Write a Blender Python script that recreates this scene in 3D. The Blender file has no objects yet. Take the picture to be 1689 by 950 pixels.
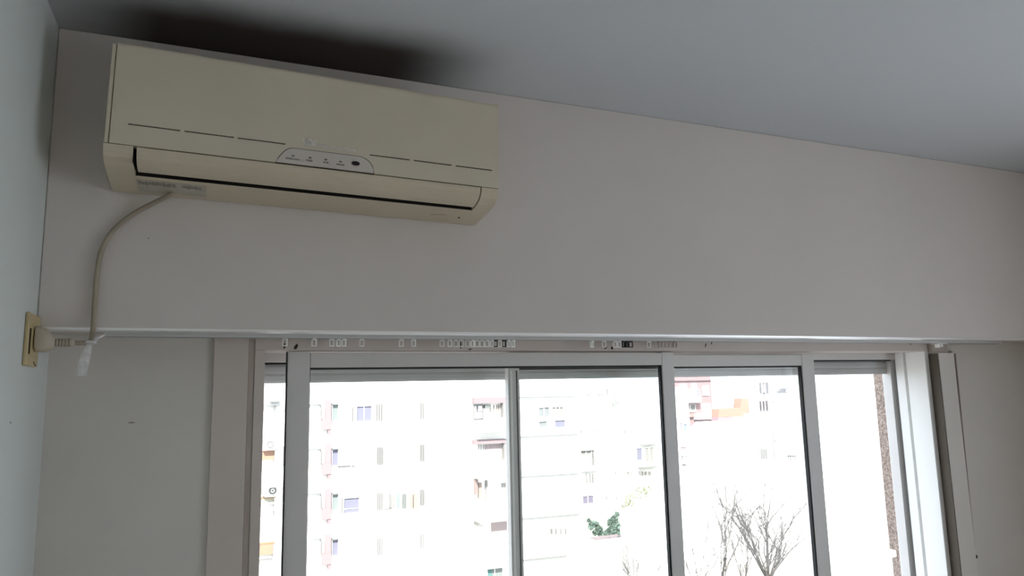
import bpy, bmesh, math, random
from mathutils import Vector, Matrix
random.seed(7)
S = bpy.context.scene
COL = S.collection

# ------------------------------------------------------------------ camera
EYE = Vector((0.0, -1.65, 1.85))
AX = Vector((0.9231882, 0.03537496, 0.38271681))     # world X in camera axes (right, down, forward)
AY = Vector((-0.38373329, 0.14113732, 0.91259466))   # world Y
AZ = Vector((-0.02173263, -0.98935781, 0.14387086))  # world Z
cam_d = bpy.data.cameras.new('camera')
cam = bpy.data.objects.new('camera', cam_d); COL.objects.link(cam)
R3 = Matrix(((AX[0], -AX[1], -AX[2]), (AY[0], -AY[1], -AY[2]), (AZ[0], -AZ[1], -AZ[2])))
cam.matrix_world = Matrix.Translation(EYE) @ R3.to_4x4()
F = 1168.44
cam_d.sensor_width = 36; cam_d.lens = 36 * F / 1689
cam_d.clip_start = 0.05; cam_d.clip_end = 2000
S.camera = cam

# ------------------------------------------------------------------ sky, sun, exposure
w = bpy.data.worlds.new('sky'); S.world = w; w.use_nodes = True
bg = w.node_tree.nodes['Background']
bg.inputs[0].default_value = (0.80, 0.90, 1.0, 1); bg.inputs[1].default_value = 6.2
sun_d = bpy.data.lights.new('sun', 'SUN'); sun_d.energy = 27.0; sun_d.angle = 0.01; sun_d.color = (1, .95, .88)
sun = bpy.data.objects.new('sun', sun_d); COL.objects.link(sun)
sun.rotation_euler = (math.radians(52), 0, math.radians(-25))     # behind the building, on the facades opposite
# daylight entering through the main window: sampling portal only
pt_d = bpy.data.lights.new('window_portal', 'AREA'); pt_d.shape = 'RECTANGLE'; pt_d.size = 2.3; pt_d.size_y = 1.1
pt_d.cycles.is_portal = True
pt = bpy.data.objects.new('window_portal', pt_d); COL.objects.link(pt)
pt.location = (1.22, .34, 1.42); pt.rotation_euler = (math.radians(-90), 0, 0)
# lamp added for light from the right, set at an unseen second window
bw_d = bpy.data.lights.new('side_fill_light', 'AREA'); bw_d.shape = 'RECTANGLE'; bw_d.size = 1.3; bw_d.size_y = 1.3
bw_d.energy = 15; bw_d.color = (.95, .96, 1.0)
bw = bpy.data.objects.new('side_fill_light', bw_d); COL.objects.link(bw)
bw.location = (2.96, -1.75, 1.45); bw.rotation_euler = (0, math.radians(90), 0)
S.view_settings.view_transform = 'Standard'; S.view_settings.look = 'None'
S.view_settings.gamma = 1; S.view_settings.use_curve_mapping = False
S.view_settings.exposure = -0.92
S.cycles.max_bounces = 12; S.cycles.diffuse_bounces = 8; S.cycles.transparent_max_bounces = 16
S.cycles.sample_clamp_indirect = 8
S.cycles.use_denoising = True

# ------------------------------------------------------------------ helpers
def at(px, py, Y):
    """the point of the plane y = Y that the photograph shows at a pixel"""
    d = Vector((px - 844.5, py - 475.0, F))
    v = Vector((d.dot(AX), d.dot(AY), d.dot(AZ)))
    return EYE + v * ((Y + 1.65) / v.y)
def ax(px, Y, py=655): return at(px, py, Y).x
def az(px, py, Y): return at(px, py, Y).z
def atX(px, py, X):
    d = Vector((px - 844.5, py - 475.0, F))
    v = Vector((d.dot(AX), d.dot(AY), d.dot(AZ)))
    return EYE + v * (X / v.x)

MATS = {}
def mat(name, color, rough=0.6, spec=0.4, metal=0.0, noise=0.0, nscale=8.0, bump=0.0, bscale=60.0, emis=None, ncol=None):
    if name in MATS: return MATS[name]
    m = bpy.data.materials.new(name); m.use_nodes = True
    nt = m.node_tree; b = nt.nodes['Principled BSDF']
    b.inputs['Base Color'].default_value = (*color, 1)
    b.inputs['Roughness'].default_value = rough; b.inputs['Metallic'].default_value = metal
    b.inputs['Specular IOR Level'].default_value = spec
    tc = nt.nodes.new('ShaderNodeTexCoord')
    if noise:
        n = nt.nodes.new('ShaderNodeTexNoise'); n.inputs['Scale'].default_value = nscale; n.inputs['Detail'].default_value = 5
        nt.links.new(tc.outputs['Object'], n.inputs['Vector'])
        mx = nt.nodes.new('ShaderNodeMix'); mx.data_type = 'RGBA'
        mr = nt.nodes.new('ShaderNodeMapRange'); mr.inputs[1].default_value = .35; mr.inputs[2].default_value = .65
        nt.links.new(n.outputs['Fac'], mr.inputs[0]); nt.links.new(mr.outputs[0], mx.inputs['Factor'])
        c2 = ncol or tuple(c * (1 - noise) for c in color)
        mx.inputs['A'].default_value = (*color, 1); mx.inputs['B'].default_value = (*c2, 1)
        nt.links.new(mx.outputs['Result'], b.inputs['Base Color'])
    if bump:
        n2 = nt.nodes.new('ShaderNodeTexNoise'); n2.inputs['Scale'].default_value = bscale; n2.inputs['Detail'].default_value = 4
        nt.links.new(tc.outputs['Object'], n2.inputs['Vector'])
        bp = nt.nodes.new('ShaderNodeBump'); bp.inputs['Strength'].default_value = bump; bp.inputs['Distance'].default_value = .002
        nt.links.new(n2.outputs['Fac'], bp.inputs['Height']); nt.links.new(bp.outputs['Normal'], b.inputs['Normal'])
    MATS[name] = m
    return m
def glass_mat():
    m = bpy.data.materials.new('window_glass'); m.use_nodes = True; nt = m.node_tree
    nt.nodes.clear()
    o = nt.nodes.new('ShaderNodeOutputMaterial'); t = nt.nodes.new('ShaderNodeBsdfTransparent')
    t.inputs[0].default_value = (.97, .98, .975, 1)
    g = nt.nodes.new('ShaderNodeBsdfGlossy'); g.inputs['Roughness'].default_value = .02
    f = nt.nodes.new('ShaderNodeFresnel'); f.inputs[0].default_value = 1.45
    mx = nt.nodes.new('ShaderNodeMixShader')
    ge = nt.nodes.new('ShaderNodeNewGeometry'); sb = nt.nodes.new('ShaderNodeMath'); sb.operation = 'SUBTRACT'; sb.inputs[0].default_value = 1
    ml = nt.nodes.new('ShaderNodeMath'); ml.operation = 'MULTIPLY'
    nt.links.new(ge.outputs['Backfacing'], sb.inputs[1]); nt.links.new(sb.outputs[0], ml.inputs[0]); nt.links.new(f.outputs[0], ml.inputs[1])
    nt.links.new(ml.outputs[0], mx.inputs[0]); nt.links.new(t.outputs[0], mx.inputs[1]); nt.links.new(g.outputs[0], mx.inputs[2])
    nt.links.new(mx.outputs[0], o.inputs[0])
    return m

class MB:
    def __init__(s): s.v = []; s.f = []
    def add(s, vs, fs):
        n = len(s.v); s.v += [tuple(v) for v in vs]; s.f += [tuple(i + n for i in f) for f in fs]; return s
    def box(s, x0, x1, y0, y1, z0, z1):
        x0, x1 = sorted((x0, x1)); y0, y1 = sorted((y0, y1)); z0, z1 = sorted((z0, z1))
        return s.add([(x0,y0,z0),(x1,y0,z0),(x1,y1,z0),(x0,y1,z0),(x0,y0,z1),(x1,y0,z1),(x1,y1,z1),(x0,y1,z1)],
                     [(0,3,2,1),(4,5,6,7),(0,1,5,4),(1,2,6,5),(2,3,7,6),(3,0,4,7)])
    def prism(s, prof, x0, x1):
        """profile in (y, z), extruded along x"""
        n = len(prof)
        vs = [(x0, y, z) for y, z in prof] + [(x1, y, z) for y, z in prof]
        fs = [tuple(range(n - 1, -1, -1)), tuple(range(n, 2 * n))]
        fs += [(i, (i + 1) % n, n + (i + 1) % n, n + i) for i in range(n)]
        return s.add(vs, fs)
    def prism_xz(s, prof, y0, y1):
        n = len(prof)
        vs = [(x, y0, z) for x, z in prof] + [(x, y1, z) for x, z in prof]
        fs = [tuple(range(n)), tuple(range(2 * n - 1, n - 1, -1))]
        fs += [(i, n + i, n + (i + 1) % n, (i + 1) % n) for i in range(n)]
        return s.add(vs, fs)
    def tube(s, pts, rs, seg=8, closed=False):
        pts = [Vector(p) for p in pts]
        if not isinstance(rs, (list, tuple)): rs = [rs] * len(pts)
        n = len(pts); base = len(s.v); up = Vector((0.13, 0.29, 1)).normalized(); prev = None
        for i, p in enumerate(pts):
            if closed: t = pts[(i + 1) % n] - pts[i - 1]
            else: t = pts[min(i + 1, n - 1)] - pts[max(i - 1, 0)]
            t.normalize()
            a = (prev - t * prev.dot(t)) if prev is not None else (up - t * up.dot(t))
            if a.length < 1e-4: a = t.orthogonal()
            a.normalize(); prev = a; b = t.cross(a)
            for k in range(seg):
                an = 2 * math.pi * k / seg
                s.v.append(tuple(p + (a * math.cos(an) + b * math.sin(an)) * rs[i]))
        m = n if closed else n - 1
        for i in range(m):
            for k in range(seg):
                k2 = (k + 1) % seg; j = (i + 1) % n
                s.f.append((base + i*seg + k, base + i*seg + k2, base + j*seg + k2, base + j*seg + k))
        if not closed:
            s.f.append(tuple(base + k for k in range(seg - 1, -1, -1)))
            s.f.append(tuple(base + (n-1)*seg + k for k in range(seg)))
        return s
    def ellipsoid(s, c, r, nu=10, nv=6):
        vs = [(c[0], c[1], c[2] - r[2])]; 
        for j in range(1, nv):
            t = math.pi * j / nv
            for i in range(nu):
                p = 2 * math.pi * i / nu
                vs.append((c[0] + r[0]*math.sin(t)*math.cos(p), c[1] + r[1]*math.sin(t)*math.sin(p), c[2] - r[2]*math.cos(t)))
        vs.append((c[0], c[1], c[2] + r[2])); L = len(vs) - 1; fs = []
        for i in range(nu):
            i2 = (i + 1) % nu
            fs.append((0, 1 + i2, 1 + i)); fs.append((L, L - nu + i, L - nu + i2))
            for j in range(nv - 2):
                a = 1 + j * nu
                fs.append((a + i, a + i2, a + nu + i2, a + nu + i))
        return s.add(vs, fs)
    def build(s, name, material, parent=None, bevel=0.0, smooth=False, **props):
        me = bpy.data.meshes.new(name); me.from_pydata(s.v, [], s.f); me.update()
        bm = bmesh.new(); bm.from_mesh(me); bmesh.ops.recalc_face_normals(bm, faces=bm.faces); bm.to_mesh(me); bm.free()
        me.materials.append(material)
        o = bpy.data.objects.new(name, me); COL.objects.link(o)
        if parent: o.parent = parent
        if smooth:
            for p in me.polygons: p.use_smooth = True
        if bevel:
            b = o.modifiers.new('bevel', 'BEVEL'); b.width = bevel; b.segments = 2; b.limit_method = 'ANGLE'; b.angle_limit = .6
            wn = o.modifiers.new('wn', 'WEIGHTED_NORMAL')
            for p in me.polygons: p.use_smooth = True
        for k, v in props.items(): o[k] = v
        return o
def empty(name, loc, **props):
    o = bpy.data.objects.new(name, None); COL.objects.link(o); o.location = loc; o.empty_display_size = .1
    for k, v in props.items(): o[k] = v
    return o
def smooth_path(pts, n=8):
    pts = [Vector(p) for p in pts]; out = []
    P = [pts[0] * 2 - pts[1]] + pts + [pts[-1] * 2 - pts[-2]]
    for i in range(1, len(P) - 2):
        for k in range(n):
            t = k / n; a, b, c, d = P[i-1], P[i], P[i+1], P[i+2]
            out.append(0.5 * ((2*b) + (c - a)*t + (2*a - 5*b + 4*c - d)*t*t + (3*b - a - 3*c + d)*t**3))
    out.append(pts[-1]); return out
def text_mesh(name, body, size, material, parent, loc, rot, depth=.0003, sx=1.0, **props):
    c = bpy.data.curves.new(name, 'FONT'); c.body = body; c.size = size; c.extrude = depth; c.resolution_u = 3
    t = bpy.data.objects.new(name + '_tmp', c); COL.objects.link(t)
    bpy.context.view_layer.update()
    me = bpy.data.meshes.new_from_object(t.evaluated_get(bpy.context.evaluated_depsgraph_get()))
    COL.objects.unlink(t); bpy.data.objects.remove(t)
    o = bpy.data.objects.new(name, me); me.materials.clear(); me.materials.append(material); COL.objects.link(o)
    me.transform(Matrix.Diagonal((sx, 1, 1, 1)))
    o.parent = parent; o.location = loc; o.rotation_euler = rot
    for k, v in props.items(): o[k] = v
    return o

# ------------------------------------------------------------------ materials
M_wall = mat('wall_paint', (.69, .642, .612), .75, .25, noise=.035, nscale=2.5, bump=.12, bscale=180)
M_niche = mat('niche_paint', (.66, .63, .59), .75, .25, noise=.05, nscale=3, bump=.12, bscale=160)
M_left = mat('left_wall_paint', (.655, .70, .682), .7, .25, noise=.03, nscale=2, bump=.1, bscale=150)
M_floor = mat('floor_wood', (.26, .18, .12), .45, .4, noise=.3, nscale=5)
M_casing = mat('casing_paint', (.62, .55, .51), .45, .4, noise=.05, nscale=6)
M_casing_brown = mat('casing_shaded_side', (.105, .084, .064), .6, .3, noise=.15, nscale=9)  # brown return, its shade away from the window put into the colour
M_alu = mat('painted_aluminium', (.665, .652, .645), .38, .5, noise=.03, nscale=12)
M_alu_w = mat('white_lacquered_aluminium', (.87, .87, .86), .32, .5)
M_gasket = mat('black_gasket', (.02, .02, .022), .6, .3)
M_shut = mat('shutter_slat', (.55, .56, .56), .5, .4, noise=.06, nscale=14)
M_ac = mat('yellowed_plastic', (.67, .595, .475), .42, .45, noise=.07, nscale=4)
M_ac2 = mat('yellowed_plastic_lower', (.66, .575, .44), .4, .45, noise=.08, nscale=5)
M_acdark = mat('interior_shade', (.012, .010, .009), .8, .2)  # near-black standing in for the shade inside slots and gaps
M_disp = mat('display_plastic', (.62, .565, .51), .35, .5, noise=.03, nscale=10)
M_print = mat('grey_print', (.16, .15, .15), .6, .3)
M_silver = mat('silver_lettering', (.84, .81, .80), .3, .6)
M_lens = mat('infrared_lens', (.015, .008, .012), .15, .6)
M_cord = mat('grey_cord', (.42, .36, .28), .55, .35, noise=.2, nscale=20)
M_plug = mat('beige_plug', (.50, .44, .35), .5, .4, noise=.06, nscale=30)
M_plate = mat('yellowed_outlet_plate', (.56, .45, .25), .4, .45, noise=.08, nscale=20)
M_film = mat('cloudy_plastic_film', (.80, .77, .77), .25, .6, noise=.25, nscale=70, bump=.35, bscale=90)
M_slot = mat('slot_black', (.02, .015, .012), .7, .2)
M_glider = mat('glider_plastic', (.92, .92, .90), .4, .45)
M_gliderd = mat('glider_dark_plastic', (.03, .03, .035), .4, .45)
M_glass = glass_mat()

# ceiling: white paint with the soot-like dust stain above the air conditioner
M_ceil = bpy.data.materials.new('ceiling_paint'); M_ceil.use_nodes = True
nt = M_ceil.node_tree; bs = nt.nodes['Principled BSDF']; bs.inputs['Roughness'].default_value = .8; bs.inputs['Specular IOR Level'].default_value = .2
tc = nt.nodes.new('ShaderNodeTexCoord'); sep = nt.nodes.new('ShaderNodeSeparateXYZ')
nz = nt.nodes.new('ShaderNodeTexNoise'); nz.inputs['Scale'].default_value = 7; nz.inputs['Detail'].default_value = 3
nt.links.new(tc.outputs['Object'], nz.inputs['Vector']); nt.links.new(tc.outputs['Object'], sep.inputs[0])
def mth(op, a, b=None, c=None):
    n = nt.nodes.new('ShaderNodeMath'); n.operation = op
    for i, q in enumerate((a, b, c)):
        if q is None: continue
        if isinstance(q, (int, float)): n.inputs[i].default_value = q
        else: nt.links.new(q, n.inputs[i])
    return n.outputs[0]
def ramp(x, a, b, lo=0., hi=1.):
    n = nt.nodes.new('ShaderNodeMapRange'); n.interpolation_type = 'SMOOTHSTEP'
    nt.links.new(x, n.inputs[0]); n.inputs[1].default_value = a; n.inputs[2].default_value = b
    n.inputs[3].default_value = lo; n.inputs[4].default_value = hi; return n.outputs[0]
wob = mth('MULTIPLY', mth('SUBTRACT', nz.outputs['Fac'], .5), .05)
X_ = mth('ADD', sep.outputs['X'], wob); Y_ = mth('ADD', sep.outputs['Y'], wob)
STAIN = dict(x0=-.43, x1=-.12, x2=.36, x3=.66, y0=-.285, y1=-.11)
mx_ = mth('MULTIPLY', ramp(X_, STAIN['x0'], STAIN['x1']), ramp(X_, STAIN['x2'], STAIN['x3'], 1, 0))
my_ = ramp(Y_, STAIN['y0'], STAIN['y1'])
fac = mth('MULTIPLY', mx_, my_)
mixc = nt.nodes.new('ShaderNodeMix'); mixc.data_type = 'RGBA'
mixc.inputs['A'].default_value = (.66, .69, .73, 1); mixc.inputs['B'].default_value = (.068, .054, .049, 1)
nt.links.new(fac, mixc.inputs['Factor']); nt.links.new(mixc.outputs['Result'], bs.inputs['Base Color'])

# ------------------------------------------------------------------ the room
XL, XR, YB, YW, YO = -.33, 3.0, -3.2, .135, .345
ZC, ZS = 2.629, 1.993
WX0, WX1, WZ0, WZ1 = .085, 2.383, .85, 2.06        # opening in the window wall
def struct(name, mb, m, **k):
    o = mb.build(name, m, **k); o['kind'] = 'structure'; return o
struct('floor', MB().box(XL - .15, XR + .15, YB - .15, YO, -.12, 0), M_floor)
struct('ceiling', MB().box(XL - .15, XR + .15, YB - .15, YO, ZC, ZC + .15), M_ceil)
struct('wall_left', MB().box(XL - .15, XL, YB - .15, YO, 0, ZC), M_left)
BY0, BY1, BZ0, BZ1 = -2.45, -1.05, .75, 2.15
struct('wall_right', MB().box(XR, XR + .15, YB - .15, BY0, 0, ZC).box(XR, XR + .15, BY1, YO, 0, ZC)
       .box(XR, XR + .15, BY0, BY1, 0, BZ0).box(XR, XR + .15, BY0, BY1, BZ1, ZC), M_wall)
struct('wall_back', MB().box(XL, XR, YB - .15, YB, 0, ZC), M_wall)
struct('wall_front', MB().box(XL, WX0, YW, YO, 0, ZC).box(WX1, XR, YW, YO, 0, ZC)
       .box(WX0, WX1, YW, YO, 0, WZ0).box(WX0, WX1, YW + .12, YO, 1.985, ZC), M_niche)
# shutter box dropping from the ceiling in front of the window wall
struct('wall_upper', MB().box(XL, XR, 0, YW, ZS, ZC), M_wall, bevel=.004)

struct('trim_6', MB().box(XL, XR, -.0012, .045, ZS - .0022, ZS + .003), mat('bright_aluminium', (.93, .93, .94), .36, .5, metal=.85))

# ------------------------------------------------------------------ window casing and frame
FX0, FX1 = ax(418, .135), ax(1534, .135)            # outer edges of the frame
IX0, IX1 = ax(435, .135), ax(1527, .135)            # inner edges
HZ = az(1000, 579, .135)                             # underside of the head
SILL = .90
CX0, CX1 = ax(350, .126), ax(408, .126)
DX0, DX1 = ax(1556, .085), ax(1581, .085)
CZ = az(1565, 582, .085)
struct('trim_1', MB().box(CX0, CX1, .126, YW, SILL - .08, ZS)
       .box(CX1, FX0, .132, YW, SILL - .08, ZS), M_casing, bevel=.002)
struct('trim_2', MB().box(DX0, DX1, .085, YW, SILL - .08, CZ), M_niche, bevel=.002)
struct('trim_3', MB().box(FX1, DX0 - .001, YW + .02, YW + .03, SILL - .08, CZ).box(DX0 - .003, DX0, .088, YW + .02, SILL - .08, CZ - .002), M_casing_brown)
struct('trim_4', MB().box(FX1, DX1, .105, YW, CZ, ZS), mat('casing_head_paint', (.46, .40, .36), .5, .4), bevel=.002)

win = empty('window_1', (1.22, .135, SILL), kind='structure')
win.location = (0, 0, 0)
def wpart(name, mb, m, parent=win, bevel=.0015, **k): return mb.build(name, m, parent, bevel=bevel, **k)
YF0, YF1 = .135, .245
wpart('frame_head', MB().box(FX0, FX1, YF0 - .012, YF1, HZ, ZS - .001), M_casing, bevel=.0015)
wpart('frame_jamb', MB().box(FX0, IX0, YF0 - .012, YF1, SILL, HZ), M_casing)
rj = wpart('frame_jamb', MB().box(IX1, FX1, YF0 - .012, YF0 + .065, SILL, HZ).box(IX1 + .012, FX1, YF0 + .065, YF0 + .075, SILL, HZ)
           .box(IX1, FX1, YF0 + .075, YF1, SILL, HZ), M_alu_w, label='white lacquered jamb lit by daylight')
wpart('sill_rail', MB().box(FX0, FX1, YF0 - .03, YF1, SILL - .05, SILL), M_alu)
FZ = az(450, 598, .25)
fas = wpart('head_fascia', MB().box(WX0, WX1 + .02, .245, .256, FZ, ZS + .03), M_alu)
wpart('gap_shadow_strip', MB().box(WX0, IX1 - .012, .250, .272, FZ - .0045, FZ), M_gasket, bevel=0)  # black strip painting the shade of the slot above the shutter
gl = wpart('shutter_guide', MB().box(IX1 - .012, WX1 + .02, .258, .295, SILL - .05, 2.0), M_alu)
wpart('shutter_guide', MB().box(WX0, IX0 + .004, .258, .295, SILL - .05, 2.0), M_alu)
# two sliding sashes
def sash(x0, x1, yc, stl, str_, zt, rail, label):
    z0 = SILL + .01; y0, y1 = yc - .0125, yc + .0125
    f = wpart('sash_frame', MB().box(x0, x0 + stl, y0, y1, z0, zt), M_alu, label=label)
    wpart('stile', MB().box(x1 - str_, x1, y0 - .001, y1, z0, zt), M_alu, f)
    wpart('top_rail', MB().box(x0 + stl + .0008, x1 - str_, y0, y1, zt - rail, zt - .002), M_alu, f)
    wpart('bottom_rail', MB().box(x0 + stl, x1 - str_, y0, y1, z0, z0 + .06), M_alu, f)
    a, b, c, d = x0 + stl, x1 - str_, z0 + .06, zt - rail
    g = .005
    wpart('gasket', MB().box(a, b, yc - .006, yc + .004, d - g, d).box(a, b, yc - .006, yc + .004, c, c + g)
          .box(a, a + .002, yc - .006, yc + .004, c, d).box(b - g, b, yc - .008, yc + .004, c, d), M_gasket, f, bevel=0)
    wpart('pane', MB().box(a, b, yc - .002, yc + .002, c, d), M_glass, f, bevel=0)
    return f
ST = az(700, 580.5, .15) 
sash(ax(473.5, .15, 620), at(1110, 578, .15).x, .1625, ax(511, .15, 620) - ax(473.5, .15, 620), .042, ST, ST - az(700, 605, .15), 'nearer sliding sash spanning the left and middle panes')
sash(at(838, 620, .185).x, at(1341, 583, .185).x, .1975, at(857, 620, .185).x - at(838, 620, .185).x, .052, az(1200, 584, .185), az(1200, 584, .185) - az(1200, 604, .185), 'farther sliding sash behind the first')
# handle recess groove on the meeting stile
xs = at(838, 620, .185).x
wpart('stile_lip', MB().box(xs + .006, xs + .011, .1825, .186, SILL + .01, ST - .05), M_alu_w, bevel=0)
xf_ = ax(473.5, .15, 620)
wpart('edge_seal', MB().box(xf_ - .003, xf_ - .0005, .145, .156, SILL + .01, ST), M_gasket, bevel=0)
xg = at(852, 620, .185).x
wpart('stile_groove', MB().box(xg - .001, xg + .001, .183, .186, SILL + .01, ST - .05), M_gasket, bevel=0)
# roller shutter, almost fully raised
SB = az(700, 628.5, .28)
sh = empty('roller_shutter', (1.22, .28, SB), label='raised grey roller shutter showing its lowest slats above the panes', category='shutter')
for i in range(5):
    z0 = i * .024
    MB().prism([(-.004, z0), (.004, z0), (.006, z0 + .006), (.006, z0 + .018), (.004, z0 + .0242), (-.004, z0 + .0242), (-.006, z0 + .018), (-.006, z0 + .006)],
               WX0 + .012 - 1.22, IX1 - .004 - 1.22).build('slat', M_shut, sh)
# outer masonry reveal and rough facade edge on the right
struct('wall_reveal', MB().box(WX1, WX1 + .3, YO, YO + .004, .3, 2.7), mat('outer_white_render', (.88, .88, .86), .8, .2, bump=.3, bscale=90))
rough = mat('rough_granite_render', (.20, .155, .13), .85, .2, noise=.55, nscale=140, ncol=(.46, .37, .33), bump=1.0, bscale=160)
zn0, zn1 = az(1468, 922, .37), az(1468, 908, .37)
xf = WX1 - .0005
struct('trim_5', MB().box(xf, WX1 + .3, .349, .349 + .040, zn1, 2.7).box(xf + .008, WX1 + .3, .349, .349 + .020, zn0, zn1).box(xf + .003, WX1 + .3, .349, .349 + .036, .3, zn0), rough)

# old screw holes and flaked paint in the window head
for px, py, wd, hh, k in ((470, 571, 3, 10, 0), (488, 571.5, 6, 9, 1), (760, 569, 3, 12, 0), (775, 576, 7, 2, 1), (999, 574, 5, 5, 1), (1010, 574, 5, 6, 0), (1164, 569, 2, 8, 1), (1174, 566, 2, 6, 0), (1169, 559.5, 6, 2, 1), (1502, 567, 1.6, 7, 0)):
    c = at(px, py, YF0 - .012); s = .0017
    n = 7; prof = []
    for j in range(n):
        a = 2 * math.pi * j / n; r = .7 + .5 * random.random()
        prof.append((c.x + math.cos(a) * wd * s * .5 * r + (.003 * math.sin(a) if k else -.001), c.z + math.sin(a) * hh * s * .5 * r))
    MB().prism_xz(prof, YF0 - .0128, YF0 - .0118).build('paint_chip', mat('bare_dark_patch', (.05, .035, .03), .8, .2), win)

# ------------------------------------------------------------------ curtain rail and gliders
RY = .085
rail = empty('curtain_rail', (0, RY, ZS), label='long white curtain rail fixed under the box above the window', category='curtain rail')
RX0, RX1 = ax(173, .085, 550), ax(1645, .085, 567)
MB().box(RX0, RX1, -.013, .013, -.002, 0).box(RX0, RX1, -.013, -.0115, -.008, -.002).box(RX0, RX1, .0115, .013, -.008, -.002)\
    .box(RX0, RX1, -.013, -.009, -.0095, -.008).box(RX0, RX1, .003, .013, -.0095, -.008).build('channel', mat('dull_rail_white', (.58, .585, .59), .45, .4), rail)
MB().box(RX0 + .001, RX1 - .001, -.0112, .0112, -.0093, -.0025).build('groove_shade', M_slot, rail)  # black filler, paints the shade inside the rail slot
MB().box(RX1, RX1 + .004, -.0135, .0135, -.0098, 0).build('end_cap', M_alu_w, rail, bevel=.001)
cb = ax(1550, .085, 572)
MB().box(cb - .022, cb + .022, -.016, .016, -.012, -.0098).box(cb - .018, cb - .006, -.006, .006, -.024, -.012).box(cb - .001, cb + .010, -.006, .006, -.022, -.012).build('end_stop', M_glider, rail, bevel=.001)
def glider_mesh():
    mb = MB(); mb.box(-.005, .005, -.005, .005, -.0035, 0)
    mb.box(-.0062, -.0038, -.002, .002, -.016, -.0035).box(.0038, .0062, -.002, .002, -.016, -.0035).box(-.0062, .0062, -.002, .002, -.0185, -.016)
    return mb
gA = [(470, 'white curtain glider hanging alone at the far left of the rail'), (518, 'white curtain glider second from the left on the rail'),
      (547, 'left one of three close white gliders above the left pane'), (558, 'middle one of three close white gliders above the left pane'), (567, 'right one of three close white gliders above the left pane'),
      (597, 'white curtain glider alone just right of the close trio'), (662, 'left one of two spaced white gliders above the left pane'), (682, 'right one of two spaced white gliders above the left pane')]
cl = [729, 742, 752, 761, 771, 779, 787, 795, 803, 811]
tail = [(817, 1, 'black curtain glider, left one of the two over the mullion'), (824, 0, 'white curtain glider between the two black ones'), (831, 1, 'black curtain glider, right one of the two over the mullion'),
        (838, 0, 'white curtain glider just right of the second black one'), (846, 0, 'last white glider at the right end of the long cluster')]
gB = [(976, 0, 'white curtain glider leading the right group above the middle pane'), (996, 0, 'second white glider of the right group'), (1014, 0, 'white glider just left of the white one touching the black trio'), (1021, 0, 'white glider touching the three black ones'),
      (1028, 1, 'left one of the three joined black gliders'), (1034, 1, 'middle one of the three joined black gliders'), (1040, 1, 'right one of the three joined black gliders'), (1070, 0, 'white curtain glider alone right of the black trio')]
proto = {}
def glider(px, dark, label):
    key = dark
    if key not in proto:
        o = glider_mesh().build('curtain_glider', M_gliderd if dark else M_glider); proto[key] = o
    else:
        o = proto[key].copy(); COL.objects.link(o)
    o.location = (ax(px, RY, 560), RY, ZS - .0095); o.rotation_euler = (0, 0, random.uniform(-.5, .5))
    o['label'] = label; o['category'] = 'curtain glider'; o['group'] = 'curtain gliders on the rail'
for px, l in gA: glider(px, 0, l)
ordn = ['first', 'second', 'third', 'fourth', 'fifth', 'sixth', 'seventh', 'eighth', 'ninth', 'tenth']
for px, n in zip(cl, ordn): glider(px, 0, n + ' white glider from the left in the long packed cluster')
for px, d, l in tail + gB: glider(px, d, l)

M_gliderb = mat('glider_tea_plastic', (.42, .35, .32), .4, .45); proto_b = None
for px, n in zip((1088, 1094, 1100, 1106, 1113), ordn):
    if proto_b is None: proto_b = o = glider_mesh().build('curtain_glider', M_gliderb)
    else: o = proto_b.copy(); COL.objects.link(o)
    o.location = (ax(px, RY, 560), RY, ZS - .0095); o['label'] = n + ' brownish translucent glider left of the flaked paint over the right pane'
    o['category'] = 'curtain glider'; o['group'] = 'curtain gliders on the rail'

# shutter pull cord on the right
pc = empty('pull_cord', (at(1573, 590, .12).x, .12, 1.95), label='thin brown pull cord with a knot hanging right of the window', category='cord')
xa, xb = at(1575, 583, .12), at(1608, 918, .12)
MB().tube([(xa.x - pc.location.x, 0, xa.z - 1.95), (xb.x - pc.location.x, 0, xb.z - 1.95), (xb.x - pc.location.x + .004, 0, xb.z - 2.6)], .003, 6).build('cord', mat('brown_cord', (.30, .25, .23), .8, .2), pc)
MB().ellipsoid((xb.x - pc.location.x, -.002, xb.z - 1.95), (.009, .006, .007)).ellipsoid((xb.x - pc.location.x - .010, -.002, xb.z - 1.95 + .002), (.007, .004, .004)).build('knot', mat('dark_knot', (.05, .04, .04), .8, .2), pc)
MB().box(-.012, .012, -.006, .0145, xa.z - 1.952, xa.z - 1.94).build('cord_guide', M_casing, pc, bevel=.002)

# ------------------------------------------------------------------ air conditioner
ac = empty('air_conditioner', (.190, 0, 2.3205), label='yellowed cream split air conditioner mounted high on the wall near the ceiling', category='air conditioner')
ac.rotation_euler = (0, math.radians(1.22), 0)
HW = .399; FY = -.18
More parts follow.
